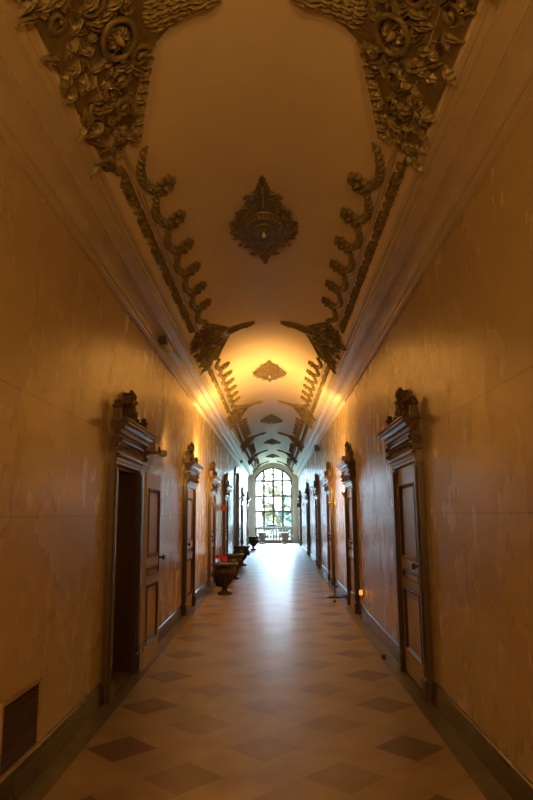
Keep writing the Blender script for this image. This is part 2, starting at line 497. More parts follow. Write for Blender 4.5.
def leaf_bm(s):
    """closed leaf spanning y -.485..+.485 at x 0..; s = side of the handle; returns leaf frame, panels"""
    bm = bmesh.new()
    H0, H1, X0, X1 = .01, 2.075, .0, .032
    st = .115
    ys = (-.473, .473)
    box(bm, X0, X1, ys[0], ys[0]+st, H0, H1); box(bm, X0, X1, ys[1]-st, ys[1], H0, H1)
    rails = [(.01, .24), (.86, .955), (1.045, 1.15), (1.90, 2.075)]
    for z0, z1 in rails: box(bm, X0, X1, ys[0]+st, ys[1]-st, z0, z1)
    pan = bmesh.new()
    def moulding(z0, z1):
        a, b2 = ys[0]+st, ys[1]-st
        steps = [(0, X1+.012), (.012, X1+.014), (.03, X1-.004), (.045, X1-.014)]
        prev = None
        for d, x in steps:
            r = [pan.verts.new(p) for p in ((x, a+d, z0+d), (x, b2-d, z0+d), (x, b2-d, z1-d), (x, a+d, z1-d))]
            if prev:
                for i in range(4): pan.faces.new((prev[i], prev[(i+1) % 4], r[(i+1) % 4], r[i]))
            else:
                r0 = [pan.verts.new(p) for p in ((X0, a, z0), (X0, b2, z0), (X0, b2, z1), (X0, a, z1))]
                for i in range(4): pan.faces.new((r0[i], r0[(i+1) % 4], r[(i+1) % 4], r[i]))
            prev = r
    pp = []
    for z0, z1 in ((.24, .86), (.955, 1.045), (1.15, 1.90)):
        moulding(z0, z1)
        p2 = bmesh.new()
        a, b2 = ys[0]+st+.03, ys[1]-st-.03
        box(p2, X0, X1-.012, a, b2, z0+.03, z1-.03)
        if z1-z0 > .3: box(p2, X1-.012, X1-.002, a+.06, b2-.06, z0+.09, z1-.09)
        pp.append(p2)
    return bm, pan, pp

def handle_bm(s, x=.032):
    bm = bmesh.new(); y = s*.415
    box(bm, x, x+.006, y-.022, y+.022, 1.00, 1.18)
    M = Matrix.Translation((x, y, 1.12)) @ Matrix.Rotation(PI/2, 4, 'Y')
    tmp = bmesh.new(); lathe(tmp, [(.012, 0), (.010, .03), (.012, .04), (.028, .048), (.030, .062), (.02, .075)], 12)
    tmp.transform(M); me = bpy.data.meshes.new('t'); tmp.to_mesh(me); tmp.free(); bm.from_mesh(me); bpy.data.meshes.remove(me)
    tube(bm, [(x+.05, y, 1.12), (x+.055, y+s*.03, 1.12), (x+.05, y+s*.06, 1.118)], .008)
    return bm

def make_leaf(parent, s):
    f, mo, pp = leaf_bm(s)
    L = obj('door_leaf', f, M_leaf, parent, bevel=.003)
    obj('panel_moulding', mo, M_frame, L)
    for p2 in pp: obj('panel', p2, M_leaf, L)
    h = obj('door_handle', handle_bm(s), M_iron, L)
    for z in (.25, 1.85):
        b2 = bmesh.new()
        tube(b2, [(.036, -s*.478, z-.05), (.036, -s*.478, z+.05)], .009, 8)
        obj('hinge', b2, M_brass, L)
    return L

S = build_shared()
def make_door(name, s):
    d = empty(name)
    fr = obj('door_frame', S['frame'].copy(), M_frame, d, bevel=.004)
    obj('entablature', S['ent'].copy(), M_ent, d, bevel=.002)
    obj('carved_frieze', S['frieze'].copy(), M_carve, d)
    c = obj('carved_crest', S['crest'].copy(), M_carve, d); c.location = (0, 0, 2.478)
    obj('finial', S['finial'].copy(), M_carve, d)
    if s:
        L = make_leaf(d, s)
    return d

ORD = ['nearest', 'second', 'third', 'fourth', 'fifth', 'farthest']
protoR = make_door('door_1', 1)      # placed on the right wall: local +y is world -y after the half turn
for i, y in enumerate(DR):
    d = protoR if i == 0 else copy_tree(protoR)
    d.name = 'door_%d' % (i+1)
    d.location = (W, y, 0); d.rotation_euler = (0, 0, PI)
    tag(d, 'closed walnut door with carved crest, %s along the right wall' % ORD[i], group='doors on the right wall', kind='structure')
protoL = make_door('door_7', -1)
for i, y in enumerate(DL[1:]):
    d = protoL if i == 0 else copy_tree(protoL)
    d.name = 'door_%d' % (i+7)
    d.location = (-W, y, 0)
    tag(d, 'closed walnut door with carved crest, %s along the left wall' % ORD[i+1], group='doors on the left wall', kind='structure')
d = make_door('door_12', 0); d.location = (-W, DL[0], 0)
tag(d, 'walnut doorway standing open on the left wall, its leaf swung back', kind='structure')
L = make_leaf(d, 1)
# swung back against the wall: hinge at the far jamb (local y +.5)
ang = math.radians(-2)
L.scale = (1, .76, 1); L.location = (.118, .87, 0); L.rotation_euler = (0, 0, ang)
L.name = 'door_leaf'
bm = bmesh.new()
for y0, y1 in ((-.485, -.46), (.46, .485)): box(bm, -.28, .0, y0, y1, 0, 2.08)
box(bm, -.28, 0, -.46, .46, 2.055, 2.08)
box(bm, -.20, -.17, .40, .46, 0, 2.05)
obj('jamb_lining', bm, M_frame, d)
bm = bmesh.new(); box(bm, -.28, .03, -.46, .46, 0, .012)
obj('threshold', bm, M_rail, d)

# ------------------------------------------------------------------ end wall, window
YE = YF
WX, WZS, WTOP = 1.09, 3.66, 4.30       # window opening: half width, springing, crown
rise = WTOP-WZS; RW = (WX*WX+rise*rise)/(2*rise); ZW = WTOP-RW
def warc(n, r=RW, wx=WX):
    am = math.asin(wx/r); return [(r*math.sin(-am+2*am*i/n), ZW+r*math.cos(-am+2*am*i/n)) for i in range(n+1)]
bm = bmesh.new()
TH = .32
box(bm, -1.75, -WX, YE, YE+TH, 0, 4.8); box(bm, WX, 1.75, YE, YE+TH, 0, 4.8)
ar = warc(24)
for (x0, z0), (x1, z1) in zip(ar, ar[1:]):
    v = [bm.verts.new(p) for p in ((x0, YE, z0), (x1, YE, z1), (x1, YE, 4.8), (x0, YE, 4.8), (x0, YE+TH, z0), (x1, YE+TH, z1), (x1, YE+TH, 4.8), (x0, YE+TH, 4.8))]
    for f in ((0, 1, 2, 3), (4, 5, 6, 7), (0, 1, 5, 4), (3, 2, 6, 7)): bm.faces.new([v[k] for k in f])
box(bm, -WX, WX, YE+.12, YE+TH, 0, .14)
tag(obj('wall_end', bm, M_endw), 'white plaster end wall around the tall arched window', kind='structure')

win = empty('window_1', (0, YE, 0)); tag(win, 'tall arched multi-pane window at the end of the corridor', kind='structure')
YW = .16
bm = bmesh.new()
# outer frame following the arch
ao, ai = warc(24), None
inn = [(x*(1-.08/WX), z-.08) for x, z in ao]
path_o = [(-WX, .14)]+ao+[(WX, .14)]; path_i = [(-WX+.08, .14)]+inn+[(WX-.08, .14)]
for k in range(len(path_o)-1):
    q = [path_o[k], path_o[k+1], path_i[k+1], path_i[k]]
    v = [bm.verts.new((x, YW, z)) for x, z in q]+[bm.verts.new((x, YW+.07, z)) for x, z in q]
    for f in ((0, 1, 2, 3), (4, 5, 6, 7), (0, 1, 5, 4), (3, 2, 6, 7)): bm.faces.new([v[t] for t in f])
obj('window_frame', bm, M_wframe, win)
def ztop(x): return ZW+math.sqrt(RW*RW-x*x)-.04
for x in (-.54, 0, .54):
    bm = bmesh.new(); box(bm, x-.052, x+.052, YW-.005, YW+.06, .14, ztop(abs(x)+.024)); obj('mullion', bm, M_wframe, win)
for z in (.89, 1.78, 2.65, 3.53):
    bm = bmesh.new(); box(bm, -WX+.04, WX-.04, YW-.004, YW+.055, z-.048, z+.048); obj('transom', bm, M_wframe, win)
zs = [.14, .89, 1.78, 2.65, 3.53]; xs = [-1.04, -.54, 0, .54, 1.04]
for i in range(4):
    for j in range(5):
        bm = bmesh.new()
        x0, x1 = xs[i], xs[i+1]
        if j < 4: pts = [(x0, zs[j]), (x1, zs[j]), (x1, zs[j+1]), (x0, zs[j+1])]
        else: pts = [(x0, zs[4]), (x1, zs[4])]+[(x1+(x0-x1)*t/6, ztop(abs(x1+(x0-x1)*t/6))) for t in range(7)]
        f = [bm.verts.new((x, YW+.03, z)) for x, z in pts]; bm.faces.new(f)
        obj('pane', bm, M_glass, win)

# balustrade standing in the window bay
bal = empty('balustrade', (0, YE+.06, 0)); tag(bal, 'stone balustrade across the foot of the arched window', 'balustrade')
bm = bmesh.new(); box(bm, -WX, WX, -.10, .08, .0, .16); box(bm, -WX, WX, -.08, .06, .16, .19); obj('plinth', bm, M_rail, bal, bevel=.006)
bm = bmesh.new(); box(bm, -WX, WX, -.10, .08, .84, .90); box(bm, -WX, WX, -.07, .05, .80, .84); obj('handrail', bm, M_rail, bal, bevel=.01)
bpro = [(.045, 0), (.045, .03), (.03, .045), (.028, .06), (.045, .10), (.058, .17), (.055, .23), (.032, .34), (.024, .42), (.028, .46), (.04, .475), (.028, .49), (.028, .53), (.045, .56), (.045, .61)]
bm = bmesh.new(); lathe(bm, [(r*1.3, z) for r, z in bpro], 12)
b0 = obj('baluster', bm, M_balu, bal, True)
n = 13
for i in range(n):
    o = b0 if i == 0 else b0.copy()
    if i: C.objects.link(o); o.parent = bal
    o.location = (-.98+1.96*i/(n-1), -.01, .19)

# tall arched case on the left wall
tc = empty('tall_arched_case', (-W+.045, YT, 0)); tag(tc, 'tall grey arched case against the left wall, rising above the doors', 'cabinet')
bm = bmesh.new()
def archpts(hw, z0, zs_, n=14): return [(-hw, z0), (hw, z0)]+[(hw*math.cos(PI*i/n), zs_+hw*.8*math.sin(PI*i/n)) for i in range(n+1)]
def extr(bm, pts, x0, x1):
    a = [bm.verts.new((x0, u, z)) for u, z in pts]; b = [bm.verts.new((x1, u, z)) for u, z in pts]
    bm.faces.new(a[::-1]); bm.faces.new(b)
    for i in range(len(pts)):
        j = (i+1) % len(pts); bm.faces.new((a[i], a[j], b[j], b[i]))
extr(bm, archpts(.62, .0, 2.75), 0.002, .11); obj('case_body', bm, M_case, tc, bevel=.006)
bm = bmesh.new(); extr(bm, archpts(.5, 1.3, 2.72), .11, .125); obj('upper_panel', bm, M_case, tc, bevel=.004)
for z0, z1 in ((.2, .66), (.74, 1.2)):
    bm = bmesh.new(); box(bm, .11, .125, -.5, .5, z0, z1); obj('lower_panel', bm, M_case, tc, bevel=.004)
bm = bmesh.new(); box(bm, .0, .14, -.66, .66, 0, .12); obj('plinth', bm, M_case, tc, bevel=.006)
for z in (1.22, 2.2):
    bm = bmesh.new(); box(bm, .0, .145, -.66, .66, z, z+.05); obj('band_moulding', bm, M_case, tc, bevel=.006)

# ------------------------------------------------------------------ vault ornament
def VM(u, v, w):
    al = u/R_V; r = R_V-max(w, -.01)
    return (r*math.sin(al), v, ZCEN+r*math.cos(al))

VM0 = VM
def medallion_parts():
    rnd = random.Random(11)
    bm = bmesh.new()
    # fretted diamond silhouette
    out = []
    n = 72
    for i in range(n):
        t = 2*PI*i/n
        c, s = math.cos(t), math.sin(t)
        r = 1/(abs(c)/.36+abs(s)/1.0)              # diamond
        e = 1/math.sqrt((c/.27)**2+(s/.46)**2)     # oval body
        r = max(r*.86, e*.9)*(1+.05*math.cos(i*PI))
        out.append((r*c, r*s))
    plate(bm, VM, out, .018)
    # leaves around
    for i in range(36):
        t = 2*PI*(i+.5)/36
        c, s = math.cos(t), math.sin(t)
        r = 1/(abs(c)/.38+abs(s)/1.0)
        leaf(bm, VM, r*c*.72, r*s*.72, t, max(.10, r*.32), .09+.05*abs(s), .05, (1 if c*s > 0 else -1)*.8)
    for sv in (-1, 1):
        for su in (-1, 1):
            scroll(bm, VM, su*.10, sv*.62, .075, 0 if su > 0 else PI, 1.4, su*sv, .02, .04)
            scroll(bm, VM, su*.20, sv*.40, .08, 0 if su > 0 else PI, 1.4, -su*sv, .02, .04)
            scroll(bm, VM, su*.29, sv*.16, .055, 0 if su > 0 else PI, 1.4, su*sv, .016, .04)
            leaf(bm, VM, su*.02, sv*.7, sv*PI/2-su*sv*.3, .22, .08, .05, su*sv*.9)
        leaf(bm, VM, 0, sv*.75, sv*PI/2, .25, .10, .06, 0)
        for q in range(6): knob(bm, VM, 0, sv*(.46+.07*q), .028, .055)
    field = bm
    bm = bmesh.new()
    for k, (ru, rv, w, th) in enumerate(((.215, .33, .03, .022), (.165, .25, .055, .02), (.115, .175, .08, .018), (.065, .10, .10, .016))):
        m = 40
        ribbon(bm, VM, [(ru*math.cos(2*PI*i/m), rv*math.sin(2*PI*i/m), w) for i in range(m+1)], th)
    rings = []
    for ru, rv, w in ((.225, .34, .0), (.21, .32, .03), (.165, .25, .05), (.115, .175, .075), (.065, .10, .095)):
        rings.append([bm.verts.new(VM(ru*math.cos(2*PI*i/32), rv*math.sin(2*PI*i/32), w)) for i in range(32)])
    for a, b in zip(rings, rings[1:]):
        for i in range(32): bm.faces.new((a[i], a[(i+1) % 32], b[(i+1) % 32], b[i]))
    bm.faces.new(rings[-1])
    for i in range(24):
        t = 2*PI*i/24
        knob(bm, VM, .19*math.cos(t), .29*math.sin(t), .018, .065, 6)
    return field, bm

f, r = medallion_parts()
med = empty('ceiling_medallion')
obj('leaf_field', f, M_orn, med); obj('ringed_boss', r, M_orn, med)
bm = bmesh.new(); lathe(bm, [(.001, -.03), (.018, -.025), (.024, -.005), (.018, .01), (.010, .02), (.010, .05)], 14)
h = obj('lamp_socket', bm, M_white, med, True); h.location = (0, -.05, 4.56-.135)
MED = [6.15, 12.95, 19.7, 25.9, 32.2]
for i, y in enumerate(MED):
    o = med if i == 0 else copy_tree(med)
    o.location = (0, y, 0)
    tag(o, 'diamond shaped gilt rosette on the vault crown, %s from the camera' % ORD[i].replace('farthest', 'sixth').replace('nearest', 'first'), 'ceiling rosette', 'rosettes on the vault crown')

def cartouche_bm(s):
    def VM(u, v, w): return VM0(u, max(-.98, min(.98, v)), w)
    """triangular cluster on the haunch: u from 1.28 to a tip at .3, +-1 m along v"""
    rnd = random.Random(5)
    bm = bmesh.new()
    out = [(1.27, -.95), (1.12, -1.0), (1.02, -.96), (.95, -.82), (.89, -.64), (.81, -.48), (.73, -.35), (.65, -.24), (.55, -.16), (.45, -.12), (.34, -.08), (.27, 0)]
    out += [(u, -v) for u, v in out[:-1][::-1]]
    # split around so the bend follows the vault: strips
    rows = []
    for u, v in out: rows.append((s*u, v))
    up = rows[:11]; dn = rows[12:][::-1]
    prev = None
    st = list(zip(up[:11], dn[:11]))+[(rows[11], rows[11])]
    for (a, b) in st:
        u = (a[0]+b[0])/2
        r = [bm.verts.new(VM(a[0], (a[1]+(b[1]-a[1])*t/6)*.88, .018)) for t in range(7)]
        if prev:
            for k in range(6): bm.faces.new((prev[k], prev[k+1], r[k+1], r[k]))
        prev = r
    base = 0 if s > 0 else PI
    # spike
    inward = PI if s > 0 else 0
    for k in range(6):
        u = .66-.065*k
        for q in (-1, 1):
            leaf(bm, VM, s*u, q*(.095-.012*k), inward+q*.35*s, .14, .08, .05, -q*s*.8)
            leaf(bm, VM, s*(u+.02), q*.035, inward+q*.25*s, .13, .09, .06, -q*s*.5)
    leaf(bm, VM, s*.42, 0, inward, .17, .09, .08, 0)
    # shield
    m = 20
    ribbon(bm, VM, [(s*(.86+.11*math.cos(2*PI*i/m)), .13*math.sin(2*PI*i/m), .05) for i in range(m+1)], .018)
    for k in range(9):
        a = 2*PI*k/9
        leaf(bm, VM, s*.86, 0, a, .10, .07, .07, .4, 4)
    knob(bm, VM, s*.86, 0, .035, .10, 10)
    for q in (-1, 1):
        scroll(bm, VM, s*.76, q*.22, .075, 0, 1.4, q*s, .022, .05)
        scroll(bm, VM, s*.92, q*.30, .085, PI, 1.4, -q*s, .024, .05)
        scroll(bm, VM, s*.98, q*.52, .075, 0, 1.4, q*s, .022, .05)
        scroll(bm, VM, s*1.08, q*.74, .065, PI, 1.3, -q*s, .02, .05)
        scroll(bm, VM, s*1.16, q*.36, .075, 0, 1.3, q*s, .02, .045)
        for k in range(90):
            t = rnd.random()
            vv = q*(.04+.85*t); umin = .68+.34*t**.75
            uu = rnd.uniform(umin, 1.25)
            leaf(bm, VM, s*uu, vv, rnd.uniform(0, 2*PI), rnd.uniform(.08, .17), rnd.uniform(.045, .085), rnd.uniform(.035, .085), rnd.uniform(-1.2, 1.2))
        for k in range(9):
            t = k/8
            leaf(bm, VM, s*(.74+.27*t), q*(.22+.68*t), inward-q*s*.6, .11, .07, .05, q*s*.9)
    return bm

def swag_bm(s, P):
    bm = bmesh.new()
    pts = []; rad = []
    for i in range(13):
        t = i/12
        v = -P/2+P*t
        u = s*(.90+.13*math.sin(PI*t)**.8)
        pts.append((u, v, .03)); rad.append(.010+.020*math.sin(PI*t))
    ribbon(bm, VM, pts, rad)
    for i in range(1, 12):
        u, v, w = pts[i]
        for q in (-1, 1): knob(bm, VM, u+q*rad[i]*.7, v, .022, .05, 6)
    return bm
def rosette_bm(s):
    bm = bmesh.new(); u0 = s*.87
    knob(bm, VM, u0, 0, .035, .07)
    for k in range(7):
        a = 2*PI*k/7
        knob(bm, VM, u0+.08*math.cos(a), .088*math.sin(a), .036, .05, 8)
        leaf(bm, VM, u0+.015*math.cos(a), .015*math.sin(a), a, .10, .075, .05, 0, 4)
    a = 0 if s > 0 else PI
    for q in (-1, 1):
        leaf(bm, VM, u0+s*.05, q*.01, a+q*s*.45, .12, .035, .025, q*.5, 4)
    return bm
def frieze_bm(s, y0, y1, P):
    bm = bmesh.new()
    n = max(1, round((y1-y0)/P)); p = (y1-y0)/n
    rnd = random.Random(9)
    for i in range(n):
        v = y0+(i+.5)*p
        knob(bm, VM, s*1.175, y0+i*p, .045, .035)
        c = v
        for k in range(5):
            vv = c+(k-2)*.088
            for e in (-1, 1):
                leaf(bm, VM, s*1.175, vv, e*.9+(PI if k % 2 else 0), .10, .065, .04, .4*e, 4)
            knob(bm, VM, s*1.175, vv, .032, .035, 6)
    return bm

CL = [3.15, 9.45, 16.35, 22.8, 29.1, 35.3]
def where(i): return ORD[i].replace('nearest', 'first').replace('farthest', 'last')
for s, side in ((-1, 'left'), (1, 'right')):
    proto = obj('vault_cartouche', cartouche_bm(s), M_orn)
    for i, y in enumerate(CL):
        o = proto if i == 0 else proto.copy()
        if i: C.objects.link(o)
        o.location = (0, y, 0)
        tag(o, '%s gilt leaf cartouche with inward spike on the %s haunch of the vault' % (where(i), side), 'cartouche', 'cartouches on the %s haunch' % side)
    sw = rs = None
    for i in range(5):
        y0, y1 = CL[i]+1.06, CL[i+1]-1.06
        n = 7; P = (y1-y0)/n
        g = empty('vault_garland', (0, (y0+y1)/2, 0))
        tag(g, 'swagged gilt garland on the %s haunch between the %s and %s cartouches' % (side, where(i), where(i+1)), 'garland', 'garlands on the %s haunch' % side)
        if sw is None:
            me_s = swag_bm(s, .67); sw = obj('swag', me_s, M_orn, g); rs = obj('rosette', rosette_bm(s), M_orn, g); first = True
        for k in range(n):
            if first: o = sw; first = False
            else: o = sw.copy(); C.objects.link(o)
            o.parent = g; o.location = (0, y0+(k+.5)*P-(y0+y1)/2, 0)
        for k in range(1, n):
            if k == 1 and i == 0: o = rs
            else: o = rs.copy(); C.objects.link(o)
            o.parent = g; o.location = (0, y0+k*P-(y0+y1)/2, 0)
        fb = frieze_bm(s, y0, y1, .62)
        fb.transform(Matrix.Translation((0, -(y0+y1)/2, 0)))
        obj('leaf_frieze', fb, M_orn, g)

# ------------------------------------------------------------------ urns
def make_urn(mat):
    u = empty('garden_urn')
    prof = [(.0, 0), (.15, 0), (.155, .02), (.145, .045), (.10, .06), (.06, .085), (.05, .11), (.065, .125), (.055, .14), (.08, .17), (.125, .215), (.155, .26), (.175, .31), (.215, .36),
            (.238, .42), (.242, .46), (.225, .50), (.225, .52), (.24, .55), (.262, .575), (.27, .595), (.262, .62), (.245, .625), (.225, .60), (.20, .56), (.19, .5), (.0, .48)]
    prof[0] = (.001, 0); prof[-1] = (.001, .48)
    def fn(k, t): return 1+.035*math.cos(12*t)*(1 if 9 <= k <= 14 else 0)
    bm = bmesh.new(); lathe(bm, prof, 48, fn=fn)
    obj('bowl', bm, mat, u, True)
    bm = bmesh.new(); lathe(bm, [(.255, .575), (.270, .578), (.278, .596), (.270, .614), (.255, .616)], 96, fn=lambda k, t: 1+.02*math.cos(24*t)*(1 if 0 < k < 4 else 0))
    obj('beaded_rim', bm, mat, u, True)
    for s in (-1, 1):
        bm = bmesh.new()
        tube(bm, [(s*.19, 0, .34), (s*.235, 0, .35), (s*.265, 0, .39), (s*.26, 0, .44), (s*.215, 0, .47)], [.02, .02, .024, .02, .016], 8)
        bmesh.ops.create_icosphere(bm, subdivisions=2, radius=.035, matrix=Matrix.Translation((s*.225, 0, .345)))
        obj('handle', bm, mat, u, True)
    return u
US = [((-.965, 13.5), 'nearest', 0), ((-1.0, 16.6), 'second', .3), ((-1.0, 20.9), 'third', .2), ((-.92, 30.0), 'fourth', .5)]
pu = make_urn(M_urn)
for i, ((x, y), w, rz) in enumerate(US):
    o = pu if i == 0 else copy_tree(pu)
    o.location = (x, y, 0); o.rotation_euler = (0, 0, rz)
    tag(o, 'dark terracotta pedestal urn by the left wall, %s from the camera' % w, 'urn', 'urns along the left wall')
pu2 = make_urn(M_urng)
for i, (x, w) in enumerate(((-.63, 'left'), (.62, 'right'))):
    o = pu2 if i == 0 else copy_tree(pu2)
    o.location = (x, 36.2, 0)
    tag(o, 'grey stone urn in front of the balustrade, %s of the pair' % w, 'urn', 'urns under the window')

# red flowering plant behind the first urn
pl = empty('poinsettia', (-1.2, 15.0, 0)); tag(pl, 'red flowering pot plant behind the nearest urn', 'plant')
bm = bmesh.new(); lathe(bm, [(.001, 0), (.09, 0), (.12, .2), (.13, .2), (.13, .24), (.11, .24), (.10, .21), (.001, .21)], 20); obj('pot', bm, M_urn, pl, True)
bm = bmesh.new(); rnd = random.Random(2)
heads = [(rnd.uniform(-.06, .10), rnd.uniform(-.08, .08), rnd.uniform(.56, .68)) for _ in range(6)]
for hx, hy, hz in heads: tube(bm, [(hx*.2, hy*.2, .2), (hx*.6, hy*.6, .38), (hx, hy, hz)], .008, 5)
obj('stem', bm, M_stem, pl)
bm = bmesh.new()
for hx, hy, hz in heads:
    for k in range(16):
        a = 2*PI*k/8+hx*9; L = .085; hz0 = hz; tz = .06 if k < 8 else -.05
        v = [bm.verts.new(p) for p in ((hx, hy, hz), (hx+L*.5*math.cos(a-.35), hy+L*.5*math.sin(a-.35), hz+.02), (hx+L*math.cos(a), hy+L*math.sin(a), hz+tz), (hx+L*.5*math.cos(a+.35), hy+L*.5*math.sin(a+.35), hz+.02), (hx+L*.5*math.cos(a), hy+L*.5*math.sin(a), hz+.035))]
        bm.faces.new((v[0], v[1], v[4])); bm.faces.new((v[1], v[2], v[4])); bm.faces.new((v[2], v[3], v[4])); bm.faces.new((v[3], v[0], v[4])); bm.faces.new((v[0], v[3], v[2], v[1]))
obj('petals', bm, M_petal, pl)

# ------------------------------------------------------------------ small fittings
# wall floodlights beside doors
def make_flood(lit):
    f = empty('wall_floodlight')
    bm = bmesh.new(); box(bm, 0, .075, -.15, .13, -.07, .075); obj('housing', bm, M_gframe, f, bevel=.008)
    bm = bmesh.new(); box(bm, .075, .082, -.12, .10, -.05, .055); obj('cover', bm, M_white, f, bevel=.003)
    bm = bmesh.new(); box(bm, 0.02, .10, .13, .16, -.055, .02); obj('bracket', bm, M_frame, f)
    tmp = bmesh.new(); lathe(tmp, [(.03, 0), (.038, .02), (.042, .1), (.046, .105), (.046, .12), (.03, .122)], 16)
    tmp.transform(Matrix.Translation((.095, .15, -.05)) @ Matrix.Rotation(-PI/2, 4, 'X') @ Matrix.Rotation(.25, 4, 'Y'))
    obj('lamp_head', tmp, M_white, f, True)
    return f
fl = make_flood(False)
for i, (y, w) in enumerate(((7.82, 'above the swung back door leaf'), (16.3, 'just past the third left door'), (20.6, 'just past the fourth left door'))):
    o = fl if i == 0 else copy_tree(fl)
    o.location = (-W, y, 2.43)
    tag(o, 'small box floodlight with white head on the left wall %s' % w, 'lamp', 'floodlights on the left wall')

# spotlight on the left cornice
sp = empty('cornice_spotlight', (-1.31, 7.75, 3.80)); tag(sp, 'white cylinder spotlight with black mount under the left cornice', 'lamp')
bm = bmesh.new(); box(bm, -.05, .05, -.06, .07, -.05, .03); obj('mount', bm, M_black, sp, bevel=.006)
bm = bmesh.new(); lathe(bm, [(.035, 0), (.04, .02), (.04, .40), (.045, .41), (.045, .43), (.03, .435)], 18)
bm.transform(Matrix.Translation((.0, .07, -.01)) @ Matrix.Rotation(-PI/2, 4, 'X')); obj('barrel', bm, M_white, sp, True)

# uplighter sconces behind the second doors
def make_sconce():
    s = empty('uplight_sconce')
    bm = bmesh.new(); box(bm, 0, .018, -.04, .04, -.12, .10); obj('back_plate', bm, M_brass, s, bevel=.004)
    bm = bmesh.new(); tube(bm, [(.018, 0, -.04), (.05, 0, -.06), (.07, 0, -.03)], .008, 8); obj('arm', bm, M_brass, s)
    bm = bmesh.new(); lathe(bm, [(.012, -.03), (.02, -.02), (.04, .01), (.055, .05), (.057, .06), (.05, .058), (.035, .02), (.012, 0)], 16, .059, 0, 0); obj('cup', bm, M_brass, s, True)
    bm = bmesh.new(); lathe(bm, [(.006, .01), (.014, .02), (.018, .045), (.02, .07), (.008, .085)], 12, .045, 0, 0); obj('bulb', bm, M_bulb, s, True)
    return s
SC = [(-W, 12.26, 2.37, 0, 'left'), (W, 12.05, 1.95, PI, 'right')]
sc0 = make_sconce()
for i, (x, y, z, rz, side) in enumerate(SC):
    o = sc0 if i == 0 else copy_tree(sc0)
    o.location = (x, y, z); o.rotation_euler = (0, 0, rz)
    tag(o, 'brass uplight sconce on the %s wall just behind the second door' % side, 'lamp', 'warm uplight sconces')
# unseen copies added behind the camera to warm the foreground
for x, y, rz, side in ((-W, -2.2, 0, 'left'), (W, -2.2, PI, 'right')):
    o = copy_tree(sc0); o.location = (x, y, 2.1); o.rotation_euler = (0, 0, rz)
    tag(o, 'added unseen brass uplight sconce on the %s wall behind the camera' % side, 'lamp', 'warm uplight sconces')

nl = empty('night_light', (W, 10.22, .40), PI); tag(nl, 'small orange night light low on the right wall before the second door', 'lamp')
bm = bmesh.new(); box(bm, 0, .02, -.04, .04, -.05, .05); obj('back_plate', bm, M_brass, nl, bevel=.004)
bm = bmesh.new(); tube(bm, [(.012, 0, -.05), (.012, 0, -.15), (.03, 0, -.225), (.034, 0, -.40)], .006); obj('cable', bm, M_white, nl)
bm = bmesh.new(); lathe(bm, [(.02, -.04), (.03, -.02), (.03, .02), (.02, .04)], 14, .045, 0, 0); obj('diffuser', bm, M_glow, nl, True)

# air grille low on the left wall
g = empty('air_grille', (-W, 4.03, .37)); tag(g, 'oxblood louvred air grille in ochre frame low on the left wall', 'air grille')
bm = bmesh.new()
for a in ((-.30, .30, .185, .215), (-.30, .30, -.205, -.18)): box(bm, 0, .018, a[0], a[1], a[2], a[3])
for a in ((-.30, -.275), (.275, .30)): box(bm, 0, .018, a[0], a[1], -.18, .185)
obj('grille_frame', bm, M_gframe, g, bevel=.003)
bm = bmesh.new()
box(bm, 0, .003, -.275, .275, -.18, .185)
for k in range(18):
    z = -.17+.02*k; prism(bm, [(.003, z), (.013, z+.004), (.013, z+.008), (.003, z+.014)], -.275, .275)
obj('louvre', bm, M_grille, g)

# stanchion base at right, doorstops, little fittings
st = empty('floor_stand', (1.24, 12.9, 0)); tag(st, 'black low stand with round base on the floor past the second right door', 'stand')
bm = bmesh.new(); lathe(bm, [(.001, 0), (.17, 0), (.17, .012), (.15, .018), (.02, .03), (.001, .03)], 28); obj('base', bm, M_iron, st, True)
bm = bmesh.new(); lathe(bm, [(.011, .02), (.011, .58), (.02, .585), (.026, .6), (.02, .62), (.006, .63)], 12); obj('pole', bm, M_iron, st, True)
bm = bmesh.new(); bmesh.ops.create_icosphere(bm, subdivisions=2, radius=.028, matrix=Matrix.Translation((.05, 0, .2))); tube(bm, [(0, 0, .2), (.05, 0, .2)], .008); obj('clamp', bm, M_iron, st, True)
dsb = bmesh.new(); lathe(dsb, [(.001, 0), (.022, 0), (.022, .03), (.018, .045), (.001, .05)], 14)
ds = obj('doorstop', dsb, M_black, None, True)
for i, (x, y, w) in enumerate(((1.29, 7.52, 'past the nearest right door'), (1.17, 12.15, 'beside the second right door'))):
    o = ds if i == 0 else ds.copy()
    if i: C.objects.link(o)
    o.location = (x, y, 0)
    tag(o, 'small black doorstop on the floor %s' % w, 'doorstop', 'doorstops on the floor')

sg = empty('red_sign', (-W, 18.0, 1.8)); tag(sg, 'small red sign projecting from the left wall before the fourth door', 'sign')
bm = bmesh.new(); box(bm, .03, .17, -.006, .006, -.075, .075); obj('sign_plate', bm, M_red, sg)
bm = bmesh.new(); tube(bm, [(0, 0, .04), (.04, 0, .04)], .006); tube(bm, [(0, 0, -.04), (.04, 0, -.04)], .006); obj('bracket', bm, M_black, sg)

